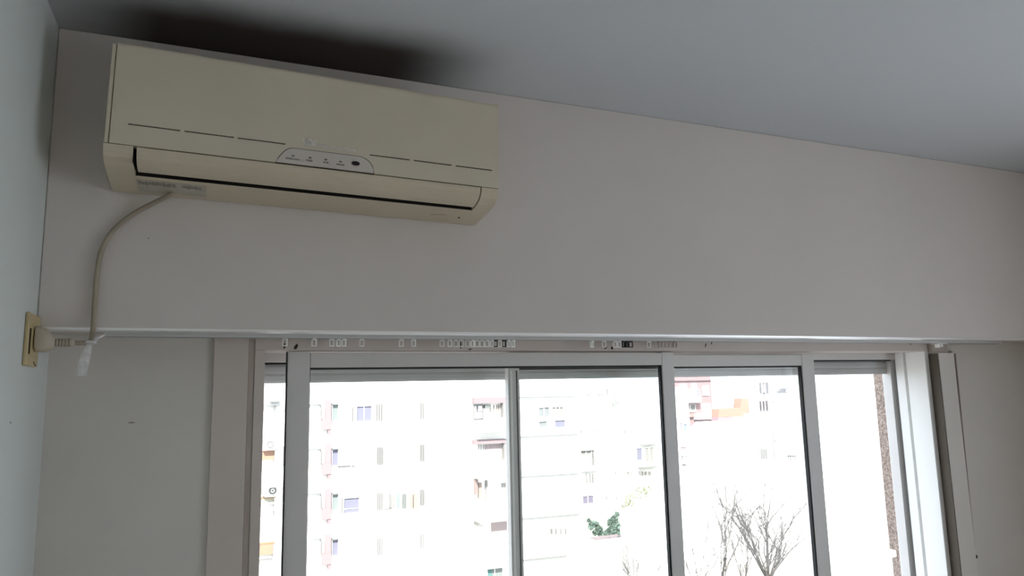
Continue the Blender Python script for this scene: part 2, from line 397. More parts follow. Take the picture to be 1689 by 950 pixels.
# lower-body profile, y and z from the seam
LP = [(-.180, 0), (-.1792, -.008), (-.1765, -.0155), (-.171, -.0225), (-.162, -.0285), (-.148, -.0335), (-.128, -.0375), (-.1, -.041), (-.06, -.045), (-.022, -.0485)]
def lerp_prof(ya, yb):
    out = []
    def zz(y):
        for (y0, z0), (y1, z1) in zip(LP, LP[1:]):
            if y0 <= y <= y1: return z0 + (z1 - z0) * (y - y0) / (y1 - y0)
        return LP[-1][1]
    out.append((ya, zz(ya))); out += [p for p in LP if ya < p[0] < yb]; out.append((yb, zz(yb)))
    return out
top = .2065
MB().prism([(0, -.044), (-.02, -.044), (-.02, .0), (-.170, .0), (-.172, .192), (-.168, .199), (-.155, top - .002), (0, top - .002)], -HW + .004, HW - .004).build('chassis', M_ac, ac, bevel=.003)
MB().prism([(-.164, -.0005), (-.05, -.0005), (-.024, -.036), (-.1, -.028), (-.15, -.018)], -HW + .02, HW - .02).build('air_duct', M_acdark, ac)
# left cheek seam: the chassis edge shows beside the front panel
# front panel with a row of six slots
PX0, PX1 = -HW + .009, HW
zs0, zs1 = .0405, .0432
slots = [(210, 296), (303, 385), (391, 470), (609, 675), (682, 744), (751, 811)]
sx = []
for a, b in slots:
    ya = 207 + (a - 210) * (282 - 207) / (809 - 210); yb = 207 + (b - 210) * (282 - 207) / (809 - 210)
    sx.append((at(a, ya, FY).x - .190, at(b, yb, FY).x - .190))
fp = MB()
def panel_prof(z0, z1): return [(-.150, z0), (FY, z0), (FY, z1), (-.150, z1)]
upper = [(-.150, zs1), (FY, zs1), (FY, .1955), (-.1792, .2005), (-.1768, .2042), (-.172, .2062), (-.155, top), (-.12, top), (-.12, .19), (-.150, .19)]
fp.prism(upper, PX0, PX1)
DZ = .0345                                            # height of the display plate above the seam
fp.prism(panel_prof(.0008, zs0), PX0, PX1)
edges = [PX0] + [v for p in sx for v in p] + [PX1]
for i in range(0, len(edges), 2): fp.prism(panel_prof(zs0 - .0001, zs1 + .0001), edges[i], edges[i + 1])
fpo = fp.build('front_panel', M_ac, ac, smooth=False)
for a, b in sx: MB().box(a - .001, b + .001, -.176, -.171, zs0 - .001, zs1 + .001).build('intake_gap', M_acdark, fpo)
MB().prism([(-.10, .0005), (-.1785, .0005), (-.1785, .1945), (-.175, .2025), (-.160, top - .001), (-.10, top - .001)], -HW, PX0 - .0015).build('side_cheek', M_ac, ac, bevel=.0015)
# end blocks of the lower body, lower strip, louver
prof_full = LP + [(-.004, -.047), (-.004, -.0008), ]
prof_full = [(y, min(z, -.0008)) for y, z in prof_full]
LX0 = at(221, 265, -.17).x - .190 ; LX1 = at(794, 308, FY).x - .190
MB().prism(prof_full, -HW, LX0 - .0015).build('end_block', M_ac2, ac)
MB().prism(prof_full, LX1 + .0012, HW).build('end_block', M_ac2, ac)
YLV = -.1290                                          # where the louver ends
st = lerp_prof(YLV + .0175, -.022)
strip = MB().prism([(y, z) for y, z in st] + [(-.004, -.047), (-.004, -.02), (-.03, -.02), (st[0][0], st[0][1] + .012)], LX0 - .0015, LX1 + .0012)
so = strip.build('lower_strip', M_ac2, ac)
MB().box(LX0 - .0005, LX1 + .0002, st[0][0] - .0012, st[0][0] - .0001, st[0][1] + .0012, st[0][1] + .0135).build('gap_shade', M_acdark, ac)  # dark piece over the strip's front face, painting the louver gap's shade
lvp = [(y, z) for y, z in lerp_prof(-.1798, YLV)]
out = [(y + .0012, min(z + .0006, -.0016)) for y, z in lvp]
out[-1] = (out[-1][0], out[-1][1] + .0012)
inner = [(y + .002, z + .006) for y, z in reversed(out)]
inner[-1] = (-.172, -.0016)
lv = MB().prism(out + inner, LX0 + .0045, LX1 - .0014).build('louver', M_ac2, ac)
MB().box(LX0 - .0015, LX0 - .0008, -.175, -.12, -.03, -.001).build('gap_shadow_liner', M_acdark, ac)
# sticker with faint printing on the strip
def on_strip(y, off=.0006):
    for (y0, z0), (y1, z1) in zip(LP, LP[1:]):
        if y0 <= y <= y1: return z0 + (z1 - z0) * (y - y0) / (y1 - y0) - off
    return LP[-1][1] - off
def strip_patch(name, x0, x1, ya, yb, m, parent, off=.0006, th=.0004, **k):
    return MB().add([(x0, ya, on_strip(ya, off)), (x1, ya, on_strip(ya, off)), (x1, yb, on_strip(yb, off)), (x0, yb, on_strip(yb, off)),
                     (x0, ya, on_strip(ya, off - th)), (x1, ya, on_strip(ya, off - th)), (x1, yb, on_strip(yb, off - th)), (x0, yb, on_strip(yb, off - th))],
                    [(0,3,2,1),(4,5,6,7),(0,1,5,4),(1,2,6,5),(2,3,7,6),(3,0,4,7)]).build(name, m, parent, **k)
stk = strip_patch('sticker', LX0 - .002, LX0 + .128, -.098, -.03, mat('worn_sticker', (.54, .50, .42), .4, .5, noise=.2, nscale=40), ac, label='worn translucent sticker with faded print')
mp = mat('faded_print', (.27, .25, .20), .6, .3)
x = LX0 + .001
while x < LX0 + .118:
    wd = random.uniform(.0018, .006)
    if not (LX0 + .066 < x < LX0 + .078): strip_patch('faded_print_mark', x, x + wd, -.092 + random.uniform(0, .006), -.070 - random.uniform(0, .006), mp, stk, .0011, .0003)
    x += wd + random.uniform(.0006, .0014)
# thumb notch and screw hole at the right
pts = [at(p[0], p[1], -.07) for p in ((713, 356), (719, 353), (727, 352), (737, 351.5))]
MB().tube([(p.x - .190, -.06 + i * -.004, on_strip(-.06 - i * .004, .0002)) for i, p in enumerate(pts)], .0008, 6).build('thumb_notch', mat('strip_shade', (.36, .30, .20), .6, .3), ac)
p = at(757.5, 357, -.06)
MB().tube([(p.x - .190, -.06, on_strip(-.06, -.001)), (p.x - .190, -.0602, on_strip(-.06, .0009))], .0028, 10).build('screw_hole', M_slot, ac)
# display plate
dx0, dx1 = at(455, 268, FY).x - .190, at(616, 286, FY).x - .190
tx0, tx1 = at(478, 245, FY).x - .190, at(590, 258, FY).x - .190
prof = [(dx0, .0012), (dx1, .0012)]
for t in range(1, 7):
    a = t / 7 * math.pi / 2
    prof.append((tx1 + (dx1 - tx1) * math.cos(a), .0012 + (DZ - .0012) * math.sin(a)))
prof += [(tx1, DZ), (tx0 + .006, DZ)]
for t in range(1, 6):
    a = t / 6
    prof.append((tx0 + .006 - (tx0 + .006 - dx0) * a, DZ * (1 - a ** 1.9) + .0012 * a ** 1.9))
gap = MB().prism_xz([(x_ * 1.0 + (.0014 if x_ > .05 else -.0012) * (1 if i_ > 0 else 1), z_ + (.0013 if z_ > .01 else -.0016)) for i_, (x_, z_) in enumerate(prof)], FY - .0004, FY + .004)
gap.build('plate_outline', mat('outline_shadow', (.10, .085, .06), .8, .2), ac)
dp = MB().prism_xz(prof, FY - .0011, FY + .003).build('display_plate', M_disp, ac)
for (px, py, word, ts) in ((483, 257.5, 'OPERATION', .0052), (511, 260.5, 'TIMER', .0052), (537, 263.5, 'RUN', .0058), (561, 267, 'POWER', .0052)):
    c = at(px, py, FY); cx = c.x - .190; cz = c.z - 2.3205 + (cx) * .0201
    d = MB().prism_xz([(cx + .0034 * math.cos(a * math.pi / 5), cz + .0016 * math.sin(a * math.pi / 5)) for a in range(10)], FY - .0022, FY).build('indicator_lamp', mat('lamp_smoke', (.20, .16, .15), .3, .5), dp)
    wdt = len(word) * ts * .62
    text_mesh('lamp_caption', word, ts, M_print, dp, (cx - wdt * .5, FY - .0014, cz - .0082), (math.pi / 2, 0, 0), sx=.95)
c = at(586, 270, FY); cx = c.x - .190; cz = c.z - 2.3205 + cx * .0201
MB().prism_xz([(cx + .0088 * math.cos(a * math.pi / 9), cz + .0048 * math.sin(a * math.pi / 9)) for a in range(18)], FY - .003, FY).build('receiver_lens', M_lens, dp)
# silver emblem and maker's lettering
c = at(498, 240, FY); ex = c.x - .190; ez = c.z - 2.3205 + ex * .0201
em = MB()
def stroke(x0, z0, x1, z1, wd=.0014):
    em.prism_xz([(x0 - wd/2, z0), (x0 + wd/2, z0), (x1 + wd/2, z1), (x1 - wd/2, z1)], FY - .0012, FY)
H = .0165
for off in (0, .0048, ):
    stroke(ex + off, ez + H, ex + .0052 + off, ez)
    stroke(ex + .0052 + off, ez, ex + .0118 + off, ez + H * .95)
for off in (0, .0048):
    stroke(ex + .0125 + off, ez + H, ex + .0177 + off, ez)
    stroke(ex + .0177 + off, ez, ex + .0245 + off, ez + H * .95)
emo = em.build('silver_emblem', M_silver, ac)
t = text_mesh('silver_lettering', 'White-Westinghouse', .0105, M_silver, ac, (ex + .031, FY - .0006, ez + .001), (math.pi / 2, 0, 0), sx=.86)

# ------------------------------------------------------------------ power cord, plug, outlet
def onwall(px, py, Y): p = at(px, py, Y); return (p.x, Y, p.z)
cordpts = [onwall(290, 314, -.045), onwall(276, 324, -.035), onwall(255, 334, -.018), onwall(220, 353, -.010), onwall(186, 381, -.009), onwall(168, 412, -.009), onwall(161, 445, -.009), onwall(157, 490, -.009), onwall(154.5, 530, -.012), onwall(152.5, 552, -.03), onwall(150, 563, -.045)]
cp = smooth_path(cordpts, 8)
bpy.context.view_layer.update()
AC_INV = ac.matrix_world.inverted()
mcord = MB(); mcord.tube(cp, .0052, 10)
PY = -.045
pz = atX(60, 562, XL).z
def pp(px, py): p = at(px, py, PY); return p
b0 = pp(62, 563)
horiz = [pp(118, 565), pp(132, 566), pp(150, 565)]
mcord.tube([Vector((p.x, PY, p.z)) for p in smooth_path(horiz, 6)], .0052, 10)
crd = mcord.build('power_cord', M_cord, ac, smooth=True, label='grey power cord leading down to the plug'); crd.matrix_parent_inverse = AC_INV
class _O: pass
plug = _O(); plug.location = Vector((XL + .0105, PY, pz))
px_ = lambda a, b: (pp(a, b).x - plug.location.x, 0, pp(a, b).z - pz)
body = [px_(60, 565), px_(66, 565), px_(78, 565), px_(84, 565), px_(90, 565)]
mbp = MB(); rings = [(0.0, .021, .024, 0), (.006, .022, .025, 0), (.022, .020, .023, 0), (.034, .0165, .0175, 0), (.044, .0105, .0115, 0), (.050, .0085, .0085, 0)]
L = pp(92, 565).x - plug.location.x; vs = []; fs = []
k = 14
for (t_, ry, rz, _) in rings:
    x_ = .0005 + (t_ / .050) * (L - .0005)
    for i in range(k):
        a = 2 * math.pi * i / k; cs, sn = math.cos(a), math.sin(a)
        q = lambda v: math.copysign(abs(v) ** .6, v)
        vs.append((x_, ry * q(cs), rz * q(sn) + (pp(90, 565).z - pz) * (t_ / .05)))
for r in range(len(rings) - 1):
    for i in range(k): fs.append((r*k + i, r*k + (i+1) % k, (r+1)*k + (i+1) % k, (r+1)*k + i))
fs.append(tuple(range(k))); fs.append(tuple(range(len(vs) - 1, len(vs) - k - 1, -1)))
plug_o = mbp.add(vs, fs).build('power_plug', M_plug, ac, bevel=.0015, label='beige moulded plug in the wall outlet'); plug_o.location = plug.location; plug_o.matrix_parent_inverse = AC_INV
xa_, xb_ = L, pp(120, 566).x - plug.location.x; zr = pp(100, 565).z - pz
MB().tube([(xa_ - .002, 0, zr), (xb_ + .004, 0, zr - .001)], .0062, 10).build('strain_relief', M_plug, plug_o, smooth=True)
for i in range(5):
    xx = xa_ + .002 + i * (xb_ - xa_ - .004) / 4.4
    MB().tube([(xx, 0, zr), (xx + .0028, 0, zr)], .0088, 12).build('relief_rib', M_plug, plug_o)
# outlet plate on the left wall
oy0, oy1 = -.092, -.002
oz0, oz1 = 1.916, 2.016
ot = empty('wall_outlet', (XL, (oy0 + oy1) / 2, (oz0 + oz1) / 2), label='yellowed rectangular outlet plate on the left wall', category='outlet')
hy, hz = (oy1 - oy0) / 2, (oz1 - oz0) / 2
MB().box(0, .008, -hy, hy, -hz, hz).build('cover_plate', M_plate, ot, bevel=.003)
MB().box(.0078, .0095, -.021, .021, -.030, .030).build('socket_insert', M_plate, ot, bevel=.001)
MB().box(.0075, .0100, -.0385, -.0375, -.028, .020).build('insert_gap', M_slot, ot)
MB().tube([(.007, -.034, .0), (.0086, -.034, .0)], .003, 10).build('plate_screw', M_slot, ot)
MB().add([(.0082, .005, -.040), (.0088, .005, -.040), (.0088, .022, -.047), (.0082, .022, -.047), (.0082, .005, -.042), (.0088, .005, -.042), (.0088, .022, -.049), (.0082, .022, -.049)],
         [(0,3,2,1),(4,5,6,7),(0,1,5,4),(1,2,6,5),(2,3,7,6),(3,0,4,7)]).build('plate_mark', M_slot, ot)
# clear tape tag tied where the cords meet
tg = empty('plastic_tag', (pp(150, 566).x, PY, pp(150, 566).z), label='crumpled clear plastic strip tied around the cord below the box', category='plastic strip')
cen = [(150, 563), (147, 572), (143, 584), (139, 598), (136, 610), (135, 620)]
wds = [3, 5.5, 8, 9, 8.5, 7.8]
vs = []; fs = []
for j, ((a, b), wd) in enumerate(zip(cen, wds)):
    for i in range(5):
        p = pp(a + (i - 2) / 2 * wd, b); off = .0004 * math.sin(i * 2.1 + j * 1.3) - .004
        for s_ in (0, .0007): vs.append((p.x - tg.location.x, off + s_, p.z - tg.location.z))
n5 = 10
for j in range(len(cen) - 1):
    for i in range(4):
        a = j*n5 + i*2
        fs.append((a, a+2, a+n5+2, a+n5)); fs.append((a+1, a+n5+1, a+n5+3, a+3))
    fs.append((j*n5, j*n5+n5, j*n5+n5+1, j*n5+1)); fs.append((j*n5+8, j*n5+9, j*n5+n5+9, j*n5+n5+8))
fs.append((0,1,3,5,7,9,8,6,4,2)); e = (len(cen)-1)*n5; fs.append((e,e+2,e+4,e+6,e+8,e+9,e+7,e+5,e+3,e+1))
MB().add(vs, fs).build('strip', M_film, tg)
MB().tube([( .0072 * math.cos(a), -.0 + .0072 * math.sin(a), .002) for a in [2*math.pi*i/12 for i in range(12)]], .0035, 6, closed=True).build('knot', M_film, tg, smooth=True)
p = pp(168, 555)
MB().tube([(0.004, 0, .003), ((p.x - tg.location.x) * .6, -.004, .010), (p.x - tg.location.x + .004, .004, (p.z - tg.location.z) + .004)], [.0045, .003, .0022], 7).build('loose_end', M_film, tg, smooth=True)

# ------------------------------------------------------------------ outside
W = mat('white_render', (.80, .79, .76), .85, .1)
W2 = mat('pale_render', (.79, .785, .77), .85, .1)
G1 = mat('grey_shutter_boards', (.172, .169, .166), .7, .2)
G2 = mat('pale_grey_boards', (.205, .200, .196), .7, .2)
LIL = mat('bluish_pane', (.148, .148, .195), .5, .3)
CY = mat('greenish_pane', (.165, .190, .190), .5, .3)
PK = mat('pink_brick', (.255, .180, .187), .85, .1)
PKG = mat('mauve_beam', (0.204, 0.163, 0.171), .8, .1)
OR = mat('orange_awning', (.26, .15, .09), .8, .1)
OR2 = mat('orange_render', (.27, .17, .12), .85, .1)
DK = mat('dark_pane', (0.095, 0.095, 0.104), .5, .3)
LN = mat('grey_ledge', (0.178, 0.178, 0.178), .8, .1)
TY = mat('tan_curtain', (0.236, 0.198, 0.178), .8, .1)
def pxbox(x0, x1, y0, y1, Y, d0=0.0, d1=.15, o=None):
    """box on the plane y = Y, measured on the photograph, sticking out toward us by d1"""
    c = at((x0 + x1) / 2, (y0 + y1) / 2, Y)
    a = at(x0, (y0 + y1) / 2, Y).x; b = at(x1, (y0 + y1) / 2, Y).x
    t = at((x0 + x1) / 2, y0, Y).z; u = at((x0 + x1) / 2, y1, Y).z
    return (a - o.x, b - o.x, Y - d1 - o.y, Y - d0 - o.y, u - o.z, t - o.z)
class Bld:
    def __init__(s, name, label, x0, x1, ytop, Y, depth, m=W, zbot=-14, skew=True):
        a = at(x0, 655, Y).x; b = at(x1, 655, Y).x; t = at((x0 + x1) / 2, ytop, Y).z
        s.Y = Y; s.o = Vector(((a + b) / 2, Y, zbot)); s.e = empty(name, s.o, label=label, category='building'); s.m = m
        sh = depth * max(0, a) / (Y + 1.65) * 1.12 if skew else 0     # plan turned so that its side runs away from the street corner
        x0_, x1_, H_ = a - s.o.x, b - s.o.x, t - zbot
        s.wall = MB().add([(x0_, 0, 0), (x1_, 0, 0), (x1_ + sh, depth, 0), (x0_ + sh, depth, 0), (x0_, 0, H_), (x1_, 0, H_), (x1_ + sh, depth, H_), (x0_ + sh, depth, H_)],
                          [(0,3,2,1),(4,5,6,7),(0,1,5,4),(1,2,6,5),(2,3,7,6),(3,0,4,7)]).build('wall', m, s.e)
    def part(s, name, x0, x1, y0, y1, m, d1=.12, d0=0.0, parent=None, **k):
        return MB().box(*pxbox(x0, x1, y0, y1, s.Y, d0, d1, s.o)).build(name, m, parent or s.e, **k)
    def window(s, x0, x1, y0, y1, pane, frame=W, t=1.2, mull=1):
        """frame of four bars with the pane set back inside it"""
        mb = MB()
        for q in ((x0 - t, x1 + t, y0 - t, y0), (x0 - t, x1 + t, y1, y1 + t), (x0 - t, x0, y0, y1), (x1, x1 + t, y0, y1)):
            mb.box(*pxbox(*q, s.Y, 0, .16, s.o))
        for i in range(1, mull):
            xm = x0 + (x1 - x0) * i / mull
            mb.box(*pxbox(xm - .5, xm + .5, y0, y1, s.Y, 0, .10, s.o))
        f = mb.build('window', frame, s.e)
        MB().box(*pxbox(x0, x1, y0, y1, s.Y, 0, .05, s.o)).build('pane', pane, f)
        return f
    def slats(s, x0, x1, y0, y1, m, n):
        """board shutter: n upright boards"""
        mb = MB(); w_ = (x1 - x0) / n
        for i in range(n): mb.box(*pxbox(x0 + i * w_ + .1 * w_, x0 + (i + 1) * w_ - .1 * w_, y0, y1, s.Y, .04, .12, s.o))
        f = mb.build('shutter', m, s.e); return f
    def rail(s, x0, x1, y0, y1, m, n, d=1.1):
        mb = MB(); mb.box(*pxbox(x0, x1, y0, y0 + .8, s.Y, d, d + .06, s.o)); mb.box(*pxbox(x0, x1, y1 - .6, y1, s.Y, d, d + .06, s.o))
        for i in range(n + 1):
            xx = x0 + (x1 - x0) * i / n
            mb.box(*pxbox(xx - .22, xx + .22, y0, y1, s.Y, d + .01, d + .05, s.o))
        return mb.build('balcony_railing', m, s.e)

Y1 = 43
A = Bld('apartment_tower', 'white apartment tower with pink brick strips seen through the left panes', 330, 842, 560, Y1, 14, skew=False)
for r, yo in enumerate((0, 73.5, 147, 221.5)):
    # slab line and pink brick pier, stepping outward lower down
    pk = A.part('brick_pier', 536, 545, 659 + yo, 690 + yo, PK, .3)
    A.part('brick_pier', 530.5, 545, 690 + yo, 708 + yo, PK, .35)
    A.part('brick_pier', 540, 545, 708 + yo, 716 + yo, PK, .3)
    A.window(547.5, 557, 667.5 + yo, 694 + yo, [CY, LIL, CY, LIL][r], t=.9)
    A.part('window_hood', 546.5, 558.5, 666 + yo, 667.3 + yo, LN, .3)
    mb = MB().box(*pxbox(508, 529, 666.6 + yo, 667.6 + yo, Y1, 0, .2, A.o)).box(*pxbox(528, 529, 667.6 + yo, 691 + yo, Y1, 0, .2, A.o))
    mb.build('door_frame', LN, A.e)
    A.slats([617.5, 620, 619.5, 619.5][r], 632.5, [665, 737, 812, 887][r], [694, 766, 841, 915][r], [G2, G1, G2, mat('faint_boards', (0.230, 0.230, 0.230), .7, .2)][r], 4)
    A.slats(690.5, 700.5, [664, 733, 807, 880][r], [691, 760.5, 833, 905][r], [G2, G1, G1, mat('faint_boards', (0.230, 0.230, 0.230), .7, .2)][r], 3)
A.part('wall_lamp', 634, 648, 687, 689, mat('faint_grey', (0.255, 0.255, 0.255), .8, .1), .2)
A.window(588, 612, 670, 694.5, LIL, mull=2)
A.slats(578, 584.5, 670, 695, G2, 2)
A.window(567, 591.5, 821, 845.5, LIL, mull=1); A.part('curtain_rod', 567, 591, 838, 839, W, .09, 0)
A.part('wall_box', 562, 565.5, 821, 845, LN, .1)
A.part('clothes_bar', 558, 577.5, 767.5, 769.5, mat('dark_bar', (0.114, 0.114, 0.114), .6, .2), .3); A.part('clothes_bar', 580.5, 583.5, 767.5, 769.5, MATS['dark_bar'], .3)
A.rail(588, 613, 775, 783, LN, 9, .2)
# curtained wide window
for i, (x0, x1, m) in enumerate(((641, 645, G1), (648, 651, G2), (654, 658, CY), (663, 669, mat('mid_grey_cloth', (0.134, 0.140, 0.137), .8, .1)), (675, 680, TY), (681.5, 687, TY))):
    A.part('hanging_cloth', x0, x1, 814, 837 + (i % 2), m, .15)
A.part('sill_ledge', 636, 646, 838, 839.6, LN, .3)
# loggias at the right end
for r, yo in enumerate((0, 69, 140, 208)):
    f = A.part('loggia_beam', 778, 831, 655.5 + yo, [665, 731, 798, 864][r] , [PKG, PKG, mat('faint_grey', (0.255, 0.255, 0.255), .8, .1), MATS['faint_grey']][r], .5) if r < 2 else None
    if r < 2: A.part('loggia_post', 825.5 + r * 2, 831 + r * 2, [665, 731][r], [688, 758][r], G2, .5)
    A.part('balcony_slab', 776, 840, 697.5 + yo, 711 + yo, W, 1.2)
lw = A.window(781.5, 795, 669, 692, DK, frame=G1, t=1.3); A.part('blind', 782, 794.5, 680, 690, W2, .09)
A.part('blind', 782, 785, 669.5, 679, W2, .09); A.part('blind', 788, 794.5, 669.5, 678, W2, .09)
A.part('laundry', 797.5, 806, 668.5, 673.5, mat('dark_green_cloth', (0.127, 0.140, 0.134), .8, .1), .3)
for x0 in (808, 814, 819, 822): A.part('curtain_fold', x0, x0 + .8, 668, 690, TY, .1)
for x0 in (789, 793, 797, 800, 808): A.part('curtain_fold', x0, x0 + .6, 733, 756, mat('faint_grey', (0.255, 0.255, 0.255), .8, .1), .1)
A.part('curtain', 802, 826, 733, 757, mat('blush_curtain', (0.287, 0.242, 0.245), .8, .1), .06)
A.part('plant_shelf', 781, 786, 790, 815, mat('brownish', (0.204, 0.159, 0.153), .8, .1), .3); A.part('plant_shelf', 788, 793, 796, 822, TY, .2); A.part('plant_shelf', 800, 803, 792, 829, G2, .2)
A.window(825, 834, 796, 824, mat('faint_grey', (0.255, 0.255, 0.255), .8, .1), t=.7)
MB().prism_xz([(at(781, 859, Y1).x - A.o.x, az(781, 859, Y1) - A.o.z), (at(792, 864, Y1).x - A.o.x, az(792, 864, Y1) - A.o.z), (at(781, 865, Y1).x - A.o.x, az(781, 865, Y1) - A.o.z)], -.9, -.1).build('awning', G1, A.e)
A.part('curtain', 810, 836, 861, 896, MATS['blush_curtain'], .06)
A.window(803, 828, 937, 968, CY, frame=W, t=1, mull=2)
A.part('curtain', 804, 811, 938, 952, mat('teal_cloth', (0.089, 0.178, 0.172), .8, .1), .09)
# left end: balconies with orange awnings, railings and outdoor units
for r, (y0, y1) in enumerate(((741, 762), (819, 850), (894, 918))):
    A.part('orange_awning', 424, 455 - r, y0, y0 + 2.2, OR, .22)
    A.part('orange_blind', 424, 452 - r, y0 + 2.2, y1 - (4 if r != 1 else 18), [OR2, mat('pale_orange', (0.300, 0.294, 0.230), .8, .1), OR2][r], .2)
    A.part('door_edge', 451.5 - r, 452.3 - r, y0 + 3, y1, LN, .25)
A.rail(424, 469, 771, 796, LN, 16); A.part('balcony_slab', 424, 470, 796, 800, W, 1.2)
A.rail(424, 462, 840, 850, MATS['faint_grey'], 6, .3)
A.part('awning_arm', 424, 464, 667, 668.6, LN, .4); A.part('awning_arm', 444, 462, 661.5, 662.6, LN, .4); A.part('awning_post', 452.6, 453.6, 668.6, 690, LN, .3)
A.part('awning_arm', 424, 449, 921, 923, G1, .4)
A.part('drain_pipe', 466.2, 467.6, 736, 768, LN, .2)
for i, (px, py) in enumerate(((445.7, 732.8), (449.8, 809.2))):
    c = at(px, py, Y1 - .6)
    u = empty('outdoor_unit', c, label=['upper round-faced outdoor fan unit on the tower beside the orange awning', 'lower round-faced outdoor fan unit on the tower beside the orange awning'][i], category='outdoor unit', group='outdoor units on the tower')
    MB().box(-.42, .3, 0, .38, -.28, .28).build('casing', W, u)
    MB().tube([(.17 * math.cos(a), -.02, .17 * math.sin(a)) for a in [2*math.pi*j/18 for j in range(18)]], .05, 6, closed=True).build('fan_ring', G1, u)
    MB().tube([(0, -.02, 0), (0, .0, 0)], .05, 8).build('fan_hub', LN, u)
    MB().box(-.42, .3, 0, .55, -.34, -.28).build('bracket', W, u)

# rotated neighbour with slab lines
YB_ = 43
B = Bld('slab_lined_building', 'white building with thin grey slab lines seen through the middle pane', 843, 952, 560, YB_, 12, W2, skew=False)
for (xa1, ya1, xb1, yb1) in ((857, 655.5, 948, 654), (860, 721, 951, 716.5), (863, 787, 953, 781), (866, 856, 955, 848), (868, 924, 958, 914)):
    p0, p1 = at(xa1 - 8, ya1, YB_), at(xb1, yb1, YB_); h = .045
    MB().prism_xz([(p0.x - B.o.x, p0.z - B.o.z - h), (p1.x - B.o.x, p1.z - B.o.z - h), (p1.x - B.o.x, p1.z - B.o.z + h), (p0.x - B.o.x, p0.z - B.o.z + h)], -.12, 0).build('slab_edge', LN, B.e)
B.window(887.5, 905, 672, 687, mat('pale_pane', (.165, .172, .180), .5, .3), t=1, mull=2); B.window(910, 928, 671.5, 686.5, G2, t=1, mull=3)
B.window(888, 901, 695, 704.5, MATS['pale_pane'], t=.8); B.window(914, 931, 693, 704.5, LIL, t=.8)
for x0 in (902, 908, 915, 923, 931): B.part('balcony_post', x0, x0 + 3, 871, 880, MATS['faint_grey'], .3)

YC = 66
C_ = Bld('stepped_building', 'pale stepped building with small windows behind the bushes', 953, 1135, 640, YC, 10)
C_.part('parapet', 966, 975, 649.5, 651.5, G2, .2); C_.part('parapet', 984, 1000, 649.5, 651.5, G2, .2); C_.part('antenna_mast', 1000, 1001, 641, 651, LN, .2)
C_.part('roof_tank', 1011, 1018, 645, 660, MATS['faint_grey'], .4); C_.part('roof_tank', 1009, 1019, 664, 669, G2, .3)
C_.window(957, 974.5, 743.5, 751.5, G2, t=.8, mull=2); C_.part('drain_pipe', 976.5, 979, 743, 767, LN, .2); C_.part('window_hood', 957, 978, 742, 743.4, LN, .3)
for x0 in (966, 972, 976.5): C_.part('balcony_post', x0, x0 + 1.6, 781, 796, G2, .2)
C_.part('window_hood', 958, 985, 776, 777.2, MATS['faint_grey'], .3); 
C_.window(960.5, 978, 817.5, 830, mat('mauve_pane', (0.140, 0.127, 0.172), .5, .3), t=.8, mull=2); C_.rail(962, 984, 831, 842.5, MATS['faint_grey'], 4, .3)
C_.window(1049, 1058, 739, 759, LIL, t=.9); C_.window(1063, 1077.5, 738, 762, G2, t=.9, mull=2)
C_.part('window_hood', 1055, 1081, 732.5, 733.8, LN, .4); C_.part('sill_ledge', 1052, 1081, 769.5, 770.8, LN, .4)
for x0, x1 in ((1013, 1016), (1020, 1022), (1033, 1037), (1039, 1042)): C_.window(x0, x1, 778.5, 785, G2, t=.5)
for x0 in (1053, 1058, 1063, 1069): C_.part('laundry', x0, x0 + 3, 777, 782 + (x0 % 3), G1, .3)
for x0 in (957, 983, 1029, 1041): C_.part('small_vent', x0, x0 + 2, 709, 714, G2, .2)
for x0 in (999, 1015): C_.part('small_vent', x0, x0 + 1.6, 818, 823, G2, .2)

YR = 85
Rb = Bld('red_brick_building', 'red brick apartment building under the shutter in the right pane', 1098, 1174, 621, YR, 2.5, mat('red_brick', (.245, .155, .160), .85, .1, noise=.12, nscale=3))
for q in ((1121, 1131, 634, 642), (1141, 1148, 633, 640), (1159, 1168, 637, 652), (1116, 1121, 643, 654), (1137, 1148, 641, 654), (1158, 1171, 666, 680), (1117, 1127, 670, 679)):
    Rb.window(*q, W, t=.6)
Rb.window(1138, 1146, 667, 679, G1, t=.6); Rb.window(1149, 1153, 643, 654, LIL, t=.5)
Rb.part('balcony_front', 1112, 1150, 655, 664, mat('pale_cyan_panel', (0.220, 0.300, 0.300), .8, .1), 1.0)
Rb.part('balcony_edge', 1112, 1150, 664, 665.2, mat('brick_shadow', (0.166, 0.127, 0.127), .8, .1), 1.1)
Rb.part('balcony_front', 1143, 1174, 682, 691, W, 1.2); Rb.part('balcony_front', 1112, 1143, 682.5, 688, mat('salmon_band', (0.268, 0.159, 0.146), .85, .1), .5)
Rb.part('balcony_front', 1143, 1160, 683, 688, MATS['pale_cyan_panel'], 1.3)
Rb.part('roof_edge', 1112, 1174, 626.5, 628, MATS['brick_shadow'], .3)
Lb = Bld('blue_windowed_building', 'narrow pale building with blue panes at the left edge of the right pane', 1096, 1133, 696, 46, 4, W)
for (x0, x1, y0, y1, m) in ((1120, 1124, 697, 711, LIL), (1126, 1132, 699, 711, mat('blue_pane', (0.127, 0.166, 0.242), .5, .3)), (1121, 1131, 737, 748, PK), (1122, 1126, 751, 758, DK), (1128, 1132, 751, 758, G1), (1123, 1131, 765, 769, DK)):
    Lb.window(x0, x1, y0, y1, m, t=.5)
Lb.part('ledge', 1119, 1132, 720, 721.5, G1, .3)
Ob = empty('orange_terrace', at(1210, 697, 78), label='orange rendered stepped terrace wall beside the red brick building', category='building')
Oo = Ob.location
OB = MB(); 
poly = [(1186, 675), (1221, 672.5), (1223, 657), (1234.5, 657), (1236, 682), (1227, 682), (1226, 687), (1185, 688)]
